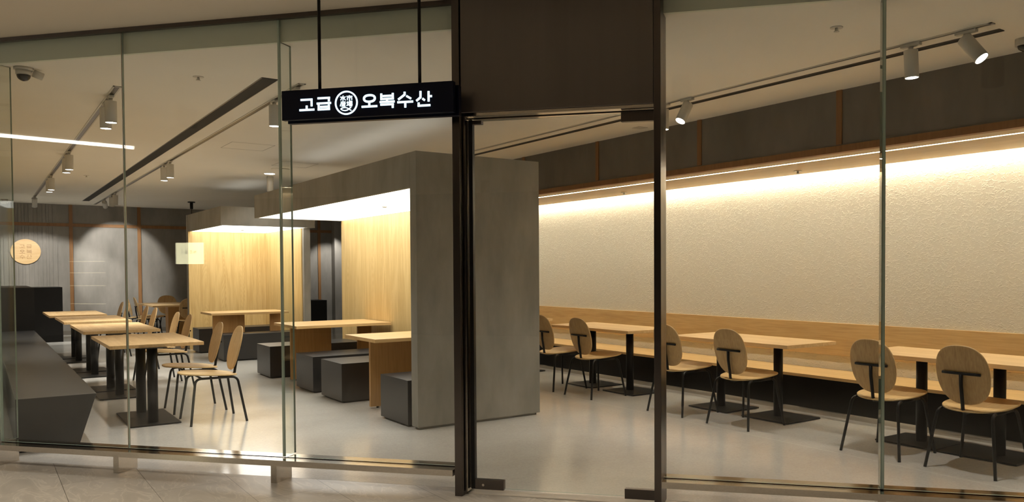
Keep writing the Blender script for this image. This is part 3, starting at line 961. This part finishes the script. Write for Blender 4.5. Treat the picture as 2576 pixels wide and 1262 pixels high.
bt = thing('dining_booth', (3.75, 15.0, 0), 'smaller oak-lined booth with a glowing white ceiling farther back', 'booth')
L_ = lambda x0, x1, y0, y1, z0, z1: (x0 - 3.75, x1 - 3.75, y0 - 15.0, y1 - 15.0, z0, z1)
b_ = MB(); b_.box(*L_(3.045, 4.40, 16.20, 16.22, 0.0, 2.13)); b_.box(*L_(4.38, 4.40, 14.06, 16.20, 0.0, 2.13))
b_.build('wood_panel', M['oak_booth'], parent=bt)
b_ = MB(); b_.box(*L_(3.04, 4.51, 16.221, 16.34, 0.0, 2.43)); b_.box(*L_(4.401, 4.51, 13.98, 16.22, 0.0, 2.13))
b_.build('rear_wall', M['conc'], parent=bt)
cn = MB()
cn.box(*L_(3.045, 3.08, 13.72, 16.22, 2.13, 2.43)); cn.box(*L_(3.08, 4.51, 13.72, 13.755, 2.13, 2.43))
cn.box(*L_(4.40, 4.51, 13.755, 16.22, 2.13, 2.43)); cn.box(*L_(3.08, 4.40, 13.755, 16.22, 2.19, 2.43))
cn.build('canopy', M['conc'], parent=bt)
b_ = MB(); b_.box(*L_(3.08, 4.38, 13.755, 16.20, 2.135, 2.145)); b_.build('light_panel', M['booth_light'], parent=bt)
b_ = MB(); b_.tube([(-0.05, 0.1, 2.135), (-0.05, 0.1, 2.115)], [0.035, 0.02], 16)
b_.build('sprinkler', M['white_plastic'], parent=bt)

# ------------------------------------------------------------------ long bench left, counter, wall bench right
lb_ = thing('long_bench', (0.48, 12.2, 0), 'long low charcoal bench with a slanted end along the left wall', 'bench')
b_ = MB()
y0, y1 = 7.72, 16.8
pr = [(0.215, 0.02), (0.632, 0.02), (0.755, 0.42), (0.215, 0.42)]
vs = [(px - 0.48, (y0 if k == 0 else y1) - 12.2 + (0 if pz > .2 else -0.0), pz) for k in (0, 1) for px, pz in pr]
b_.add(vs, [(0, 1, 2, 3), (7, 6, 5, 4), (0, 4, 5, 1), (1, 5, 6, 2), (2, 6, 7, 3), (3, 7, 4, 0)])
b_.build('seat_block', M['bench_dark'], parent=lb_, bevel=0.003)
b_ = MB(); b_.box(0.24 - 0.48, 0.60 - 0.48, y0 + 0.03 - 12.2, y1 - 0.03 - 12.2, 0, 0.02)
b_.build('plinth', M['black'], parent=lb_)

ct = thing('counter', (0.9, 18.2, 0), 'tall black counter block below the round wooden sign', 'counter')
b_ = MB(); b_.box(0.12 - 0.9, 1.365 - 0.9, 19.67 - 18.2, 20.6 - 18.2, 0, 1.105); b_.build('body', M['black_lam'], parent=ct, bevel=0.002)
b_ = MB(); b_.box(0.12 - 0.9, 0.765 - 0.9, 16.84 - 18.2, 19.669 - 18.2, 0, 1.145); b_.build('side_block', M['black_lam'], parent=ct, bevel=0.002)

yb0 = gline(6.4, ND) + 0.35
wbn = thing('wall_bench', (6.7, 6.0, 0), 'long oak bench with a black base along the cream wall', 'bench')
b_ = MB(); b_.box(6.42 - 6.7, 6.949 - 6.7, yb0 - 6, YR1 - 0.3 - 6, 0.352, 0.382); b_.build('seat_board', M['oak_rail'], parent=wbn, bevel=0.002)
b_ = MB(); b_.box(6.455 - 6.7, 6.94 - 6.7, yb0 - 6, YR1 - 0.3 - 6, 0.05, 0.352); b_.build('base', M['black_lam'], parent=wbn)
b_ = MB(); b_.box(6.46 - 6.7, 6.94 - 6.7, yb0 - 6, YR1 - 0.3 - 6, 0.0, 0.05); b_.build('kick_strip', M['steel'], parent=wbn)
b_ = MB(); b_.box(6.918 - 6.7, 6.949 - 6.7, yb0 - 6, YR1 - 0.3 - 6, 0.53, 0.858); b_.build('back_board', M['oak_rail'], parent=wbn, bevel=0.002)

# dark cabinet and small lit niche at the far right of the back wall
b_ = MB(); b_.box(6.75, 7.22, 21.1, YB - 0.03, 0, 0.66)
tag(b_.build('cabinet', M['black_lam'], bevel=0.002), 'small black cabinet in the far corner between the two booths', 'cabinet')
b_ = MB(); b_.box(7.58, XBR, YB - 0.25, YB - 0.001, 0, CE)
tag(b_.build('trim_%d' % nb, M['conc_wall']), 'grey pilaster in the far corner', kind='structure'); nb += 1

# ------------------------------------------------------------------ round wooden sign
rs = thing('round_sign', (0.85, YB - 0.02, 1.86), 'round pale wooden sign with carved characters on the back wall', 'sign')
b_ = MB()
b_.tube([(0, -0.004, 0), (0, -0.03, 0)], 0.272, 64)
dsc = b_.build('disc', M['disc_wood'], parent=rs)
cells = {'go': (-0.062, 0.115), 'o': (-0.062, 0.0), 'su': (-0.062, -0.115), 'geup': (0.062, 0.115), 'bok': (0.062, 0.0), 'san': (0.062, -0.115)}
for nm, (ox, oz) in cells.items():
    pts = [p for st in LET[nm] for p in st]
    if nm == 'o':
        pts += ring(0.6043, 0.1106, 0.036, 0.0196, 8)
    mx = (min(p[0] for p in pts) + max(p[0] for p in pts)) / 2
    mz = (min(p[1] for p in pts) + max(p[1] for p in pts)) / 2
    s_ = MB()
    f3 = lambda a, b, h: (ox + (a - mx) * 0.95, -0.0302 - h, oz + (b - mz) * 1.0)
    for st in LET[nm]:
        s_.strip(st, 0.0085, f3, 0, 0.0015)
    if nm == 'o':
        s_.strip(ring(0.6043, 0.1106, 0.034, 0.0196, 24), 0.0085, f3, 0, 0.0015)
    s_.build('carved_character', M['disc_cut'], parent=rs)

# ------------------------------------------------------------------ ceiling tracks, slots, spotlights
def track(x, y0, y1, label, wdt=0.06, mat_in='steel_dark'):
    t = thing('ceiling_track', (x, (y0 + y1) / 2, CE), label, 'track')
    cy = (y0 + y1) / 2
    h = wdt / 2
    b_ = MB()
    b_.box(-h, -h + 0.012, y0 - cy, y1 - cy, -0.006, 0); b_.box(h - 0.012, h, y0 - cy, y1 - cy, -0.006, 0)
    b_.box(-h, h, y0 - cy, y0 - cy + 0.02, -0.006, 0); b_.box(-h, h, y1 - cy - 0.02, y1 - cy, -0.006, 0)
    b_.build('frame', M['white_metal'], parent=t)
    b_ = MB(); b_.box(-h + 0.012, h - 0.012, y0 - cy + 0.02, y1 - cy - 0.02, -0.003, 0)
    b_.build('rail', M[mat_in], parent=t)


track(0.94, 7.70, 20.45, 'recessed light track at the far left of the ceiling')
track(2.12, 6.72, 21.3, 'recessed light track right of the wide black slot')
track(5.03, 2.56, 12.2, 'recessed light track over the right-hand seating', 0.045)


def slot(x, y0, y1, wdt, label):
    cy = (y0 + y1) / 2
    t = thing('air_slot', (x, cy, CE), label, 'vent')
    h = wdt / 2
    b_ = MB(); b_.box(-h, h, y0 - cy, y1 - cy, -0.003, 0); b_.build('opening', M['black'], parent=t)
    b_ = MB()
    b_.box(-h - 0.006, -h, y0 - cy, y1 - cy, -0.005, 0); b_.box(h, h + 0.006, y0 - cy, y1 - cy, -0.005, 0)
    b_.build('frame', M['steel_dark'], parent=t)


slot(1.862, 6.69, 20.4, 0.115, 'wide black linear air slot across the left half of the ceiling')
slot(5.215, 2.60, 12.2, 0.055, 'narrow black linear air slot over the right-hand seating')


def spot_fixture(x, y, label, group, d=(0, 0, -1), on=True, power=None, cone=82, blend=0.75, vertical_len=0.185):
    if power is None:
        power = P_SPOT * (1.0 if y < 11 else 1.75)
    t = thing('track_spotlight', (x, y, CE), label, 'spotlight', group)
    b_ = MB()
    b_.box(-0.019, 0.019, -0.07, 0.07, -0.026, -0.0065)
    b_.build('adaptor', M['white_metal'], parent=t, bevel=0.003)
    b_ = MB(); b_.cyl(0, 0, -0.075, -0.026, 0.016, 16)
    b_.build('stem', M['white_metal'], parent=t)
    dv = Vector(d).normalized()
    pv = Vector((0, 0, -0.070))
    side = dv.cross(Vector((0, 1, 0))).normalized()
    st = pv - dv * 0.02
    # body shifted a little so the stem enters near its top
    b_ = MB(); b_.tube([st, st + dv * vertical_len], 0.0465, 32, cap=False)
    # closed top and a recessed rim
    k = 32
    b_.tube([st + dv * 0.0005, st], [0.0465, 0.001], 32, cap=False)
    b_.tube([st + dv * vertical_len, st + dv * (vertical_len - 0.004)], [0.0465, 0.041], 32, cap=False)
    body = b_.build('lamp_body', M['white_metal'], parent=t)
    e = st + dv * (vertical_len - 0.003)
    if on:
        b_ = MB(); b_.tube([e, e + dv * 0.001], 0.0415, 32)
        b_.build('lens', M['lamp'], parent=body)
        ld = bpy.data.lights.new('spot_lamp', 'SPOT')
        ld.energy = power
        ld.color = NEUT
        ld.spot_size = math.radians(cone)
        ld.spot_blend = blend
        ld.shadow_soft_size = 0.03
        lo = bpy.data.objects.new('spot_lamp', ld)
        COL.objects.link(lo)
        lo.parent = t
        lo.location = e + dv * 0.01
        lo.rotation_euler = dv.to_track_quat('-Z', 'Y').to_euler()
    return t


G1 = 'white spotlights on the far left track'
spot_fixture(0.94, 8.14, 'nearest white spotlight on the far left ceiling track', G1)
spot_fixture(0.94, 8.50, 'second white spotlight on the far left track, overlapping the nearest', G1)
spot_fixture(0.94, 12.15, 'third white spotlight from the glass on the far left track', G1)
spot_fixture(0.94, 12.55, 'fourth white spotlight from the glass on the far left track', G1)
spot_fixture(0.94, 15.28, 'fifth white spotlight from the glass on the far left track', G1)
spot_fixture(0.94, 15.70, 'sixth white spotlight from the glass on the far left track', G1)
spot_fixture(0.93, 19.60, 'last white spotlight of the far left track, in front of the round sign', G1, d=(0, 0.50, -0.87), power=230, cone=100, blend=0.25)
G2 = 'white spotlights on the track beside the black slot'
spot_fixture(2.12, 6.90, 'white spotlight mostly hidden behind the hanging sign', G2)
spot_fixture(2.12, 7.50, 'white spotlight just left of the hanging sign', G2)
spot_fixture(2.12, 12.40, 'nearer one of the middle pair on the track beside the slot', G2)
spot_fixture(2.12, 12.85, 'farther one of the middle pair on the track beside the slot', G2)
spot_fixture(2.12, 17.95, 'nearer one of the far pair on the track beside the slot', G2, d=(0.0, 0.1, -1))
spot_fixture(2.12, 18.45, 'farther one of the far pair on the track beside the slot', G2, d=(0, 0.2, -1))
spot_fixture(2.13, 19.70, 'white spotlight turned to the back wall, its lens hidden', G2, d=(0.20, 0.85, -0.50), power=200, cone=50, blend=0.4)
G3 = 'white spotlights on the right-hand track'
spot_fixture(5.03, 5.60, 'white spotlight cut by the right door post', G3, power=50)
spot_fixture(5.03, 5.29, 'white spotlight tilted away just right of the door post', G3, d=(-0.50, 0.02, -0.86), power=50)
spot_fixture(5.03, 3.12, 'upright white spotlight just right of the glass fin', G3, d=(0.03, -0.03, -1), power=50)
spot_fixture(5.04, 2.74, 'strongly tilted white spotlight at the top right', G3, d=(0.05, -0.60, -0.80), power=40)

for (x0, x1, y0, y1, z, lb) in ((3.6, 3.66, 7.3, 11.4, 2.455, 'near'), (3.7, 3.76, 14.2, 15.9, 2.433, 'far')):  # added strips, out of sight on the roofs, to brighten the ceiling
    t = thing('added_uplight', ((x0 + x1) / 2, (y0 + y1) / 2, z), 'added unseen fill strip on top of the %s booth roof, washing the ceiling' % lb, 'light')
    b_ = MB(); b_.box(-0.05, 0.05, (y0 - y1) / 2, (y1 - y0) / 2, 0, 0.03); b_.build('housing', M['white_metal'], parent=t)
    b_ = MB(); b_.box(-0.04, 0.04, (y0 - y1) / 2, (y1 - y0) / 2, 0.0301, 0.034); b_.build('lamp', M['added_uplight'], parent=t)
spot_fixture(7.45, 20.75, 'white spotlight over the far right corner, above the black cabinet', 'white spotlights at the back', d=(0.0, 0.45, -0.9), power=110, cone=70, blend=0.6)

# recessed downlight, sprinklers, hatches, camera
def downlight(x, y, label, r=0.075, power=30):
    t = thing('downlight', (x, y, CE), label, 'light')
    b_ = MB(); b_.tube([(0, 0, -0.006), (0, 0, -0.001)], r * 1.12, 32); b_.build('trim_ring', M['white_metal'], parent=t)
    b_ = MB(); b_.tube([(0, 0, -0.009), (0, 0, -0.0065)], r, 32); b_.build('lens', M['lamp'], parent=t)
    ld = bpy.data.lights.new('down_lamp', 'SPOT'); ld.energy = power; ld.color = NEUT
    ld.spot_size = math.radians(120); ld.spot_blend = 0.6; ld.shadow_soft_size = 0.05
    lo = bpy.data.objects.new('down_lamp', ld); COL.objects.link(lo); lo.parent = t; lo.location = (0, 0, -0.02)


downlight(3.63, 13.14, 'round recessed downlight above the gap between the booths')
t = MB(); t.tube([(3.605, 12.49, CE - 0.012), (3.605, 12.49, CE)], 0.13, 32)
tag(t.build('ceiling_speaker', M['ceiling']), 'flat round ceiling speaker beside the bright downlight', 'speaker')


def sprinkler(x, y, label, z=CE):
    b_ = MB(); b_.tube([(0, 0, -0.004), (0, 0, 0)], 0.04, 20); b_.tube([(0, 0, -0.025), (0, 0, -0.004)], [0.012, 0.008], 12)
    b_.tube([(0, 0, -0.028), (0, 0, -0.025)], 0.018, 12)
    o = b_.build('sprinkler', M['white_plastic'], loc=(x, y, z))
    tag(o, label, 'sprinkler', 'small ceiling sprinklers')


sprinkler(1.40, 6.97, 'small sprinkler in the ceiling above the first glass joint')
sprinkler(1.39, 15.05, 'tiny sprinkler between the far left track and the black slot')
sprinkler(4.12, 6.62, 'sprinkler seen just above the glass door')
sprinkler(4.33, 3.20, 'sprinkler beside the right glass fin')
sprinkler(6.61, 8.12, 'sprinkler in the oak soffit left of the door post', ZS)
sprinkler(6.617, 5.35, 'sprinkler in the oak soffit right of the door post', ZS)


def hatch(x0, x1, y0, y1, label):
    b_ = MB()
    e = 0.004
    b_.box(x0, x1, y0, y0 + e, CE - 0.0012, CE); b_.box(x0, x1, y1 - e, y1, CE - 0.0012, CE)
    b_.box(x0, x0 + e, y0, y1, CE - 0.0012, CE); b_.box(x1 - e, x1, y0, y1, CE - 0.0012, CE)
    tag(b_.build('access_hatch', M['conc_dark']), label, 'hatch')


hatch(2.40, 2.89, 10.2, 10.76, 'square ceiling hatch outline left of the glass fin')
hatch(3.38, 3.87, 11.58, 12.14, 'square ceiling hatch outline above the near booth')

cc = thing('security_camera', (0.30, 7.42, CE), 'white dome security camera at the top left ceiling corner', 'camera')
b_ = MB(); b_.cyl(0, 0, -0.02, 0, 0.062, 28); b_.cyl(0.0, 0, -0.055, -0.02, 0.05, 28); b_.build('housing', M['white_plastic'], parent=cc)
b_ = MB()
ringsn = []
for i in range(6):
    a = i / 6 * math.pi / 2
    ringsn.append((0, 0, -0.055 - 0.045 * math.sin(a)))
b_.tube(ringsn + [(0, 0, -0.1)], [0.045 * math.cos(i / 6 * math.pi / 2) for i in range(6)] + [0.002], 24)
b_.build('dome', M['smoke'], parent=cc)
b_ = MB(); b_.tube([(0.06, 0.01, -0.03), (0.12, 0.02, -0.05)], 0.028, 20); b_.build('side_unit', M['white_plastic'], parent=cc)
cc = thing('security_camera', (5.55, 2.62, CE), 'dome security camera at the top right edge of the picture', 'camera')
b_ = MB(); b_.cyl(0, 0, -0.045, 0, 0.055, 28); b_.build('housing', M['white_plastic'], parent=cc)
b_ = MB(); b_.tube([(0, 0, -0.045), (0, 0, -0.065), (0, 0, -0.08)], [0.042, 0.034, 0.012], 24); b_.build('dome', M['smoke'], parent=cc)
b_ = MB(); b_.cyl(0.475, 20.9, CE - 0.09, CE, 0.06, 24)
tag(b_.build('ceiling_sensor', M['white_plastic']), 'small white round sensor under the ceiling at the far left', 'sensor')
b_ = MB(); b_.box(5.60, 5.72, 6.62, 6.74, CE - 0.004, CE)
tag(b_.build('ceiling_label', M['white_metal']), 'small square label plate on the ceiling left of the right door post', 'label')
# hanging hook by the far booth
t = thing('ceiling_mount', (3.72, 19.4, CE), 'small black ceiling mount with a cable left of the far booth', 'mount')
b_ = MB(); b_.cyl(0, 0, -0.02, 0, 0.075, 20); b_.cyl(0, 0, -0.16, -0.02, 0.032, 16); b_.build('rose', M['black_metal'], parent=t)
b_ = MB(); b_.cyl(0, 0, -1.4, -0.16, 0.006, 8); b_.build('cable', M['black_metal'], parent=t)
b_ = MB(); b_.cyl(3.75, 13.55, CE - 0.24, CE, 0.05, 20)
tag(b_.build('ceiling_stub', M['white_plastic']), 'short white pipe stub hanging just above the near booth roof', 'pipe')

# ------------------------------------------------------------------ the mall corridor behind the viewer (seen in the glass)
mw = MB(); mw.box(-16, 9, -7.1, -7.0, 0, MC)
M['mall_wall'] = concrete('mall_wall_cladding', (0.13, 0.12, 0.11))
tag(mw.build('wall_front', M['mall_wall'], xf=MG), 'mall wall opposite the restaurant', kind='structure')
b_ = MB()
b_.box(-11.60, -11.02, -4.06, -4.0, 1.555, 1.97)
sgn = thing('light_box', gw(-11.31, -4.03, 0), 'glowing pale yellow notice board mirrored in the glass', 'sign')
iv = Matrix.Translation(-sgn.location) @ MG
M['yellow'] = emission('lightbox_yellow', (1.0, 0.93, 0.58), 10.5)
M['white_glow'] = emission('white_glow', (1.0, 0.95, 0.88), 18)
M['shelf_glow'] = emission('shelf_glow', (1.0, 0.86, 0.52), 3.0)
M['ink'] = principled('ink', (0.25, 0.22, 0.12), 0.7)
b_.build('face', M['yellow'], parent=sgn, xf=iv)
b_ = MB(); b_.box(-11.35, -11.27, -4.05, -4.01, 0, 1.555); b_.build('post', M['black_metal'], parent=sgn, xf=iv)
# N E G I, read from the shop side
b_ = MB()
lw = {'N': [[(0, 0), (0, 1), (1, 0), (1, 1)]], 'E': [[(1, 1), (0, 1), (0, 0), (1, 0)], [(0, .5), (.8, .5)]], 'G': [[(1, .8), (.7, 1), (.3, 1), (0, .7), (0, .3), (.3, 0), (.7, 0), (1, .25), (1, .45), (.6, .45)]], 'I': [[(.5, 0), (.5, 1)]]}
for i, ch in enumerate('NEGI'):
    for st in lw[ch]:
        b_.strip([(p[0] * 0.045 + i * 0.095, p[1] * 0.055) for p in st], 0.010, lambda a, b, h: (-11.15 - a, -4.0 + h, 1.76 + b), 0, 0.002)
b_.build('lettering', M['ink'], parent=sgn, xf=iv)

ml = thing('linear_light', gw(-8.75, 0.96, MC - 0.03), 'white linear ceiling lamp of the mall mirrored at the upper left', 'light')
iv = Matrix.Translation(-ml.location) @ MG
a_ = Vector((-9.95, 2.715)); c_ = Vector((-8.50, 0.385)); dd = (c_ - a_).normalized(); nn_ = Vector((-dd.y, dd.x)) * 0.010
b_ = MB(); b_.prism([tuple(a_ + nn_), tuple(a_ - nn_), tuple(c_ - nn_), tuple(c_ + nn_)], MC - 0.045, MC - 0.004)
b_.build('lamp', M['white_glow'], parent=ml, xf=iv)

sh = thing('display_shelf', gw(-13.65, -4.3, 0), 'lit display shelves of a shop across the mall mirrored at the left', 'shelf')
iv = Matrix.Translation(-sh.location) @ MG
b_ = MB(); b_.box(-14.28, -13.38, -4.5, -4.46, 0.4, 1.7); b_.build('back_panel', M['conc_wall'], parent=sh, xf=iv)
for zz in (1.63, 1.40, 1.14, 0.77):
    b_ = MB(); b_.box(-14.28, -13.38, -4.46, -4.15, zz - 0.03, zz); bb_ = b_.build('shelf', M['conc_wall'], parent=sh, xf=iv)
    b_ = MB(); b_.box(-14.26, -13.40, -4.15, -4.14, zz - 0.012, zz); b_.build('shelf_light', M['shelf_glow'], parent=bb_, xf=iv)
b_ = MB(); b_.box(-14.28, -14.24, -4.5, -4.15, 0, 1.7); b_.box(-13.42, -13.38, -4.5, -4.15, 0, 1.7); b_.build('side_panel', M['conc_wall'], parent=sh, xf=iv)
added_mall_spots = [('before the left end of the shop front', -8.6, 2.5), ('before the leftmost glass panes', -5.9, 2.5), ('before the hanging sign', -3.3, 2.5),
              ('before the glass door', -0.9, 2.5), ('before the right glass panes', 1.6, 2.5), ('before the far right of the shop front', 4.2, 2.5),
              ('near the opposite mall wall on the left', -5.5, -4.8), ('near the opposite mall wall on the right', 2.0, -4.8)]
for i, (lb, u, n) in enumerate(added_mall_spots):  # unseen cans added to light the mall floor and fill the shop front
    t = thing('added_mall_downlight', gw(u, n, MC), 'added unseen can light of the mall ceiling ' + lb, 'light', 'added can lights of the mall corridor')
    b_ = MB(); b_.tube([(0, 0, -0.22), (0, 0, -0.001)], 0.085, 28, cap=False); b_.tube([(0, 0, -0.22), (0, 0, -0.05)], 0.080, 28, cap=False)
    b_.build('can', M['steel_dark'], parent=t)
    b_ = MB(); b_.tube([(0, 0, -0.05), (0, 0, -0.04)], 0.078, 24); b_.build('lens', M['added_mall_lens'], parent=t)
    ld = bpy.data.lights.new('added_mall_lamp', 'SPOT'); ld.energy = P_MALL * ((1.0 if u < 1 else 0.45) if n > 1 else 0.25); ld.color = (1.0, 0.89, 0.74)
    ld.spot_size = math.radians(104); ld.spot_blend = 0.7; ld.shadow_soft_size = 0.07
    lo = bpy.data.objects.new('added_mall_lamp', ld); COL.objects.link(lo); lo.parent = t; lo.location = (0, 0, -0.225)
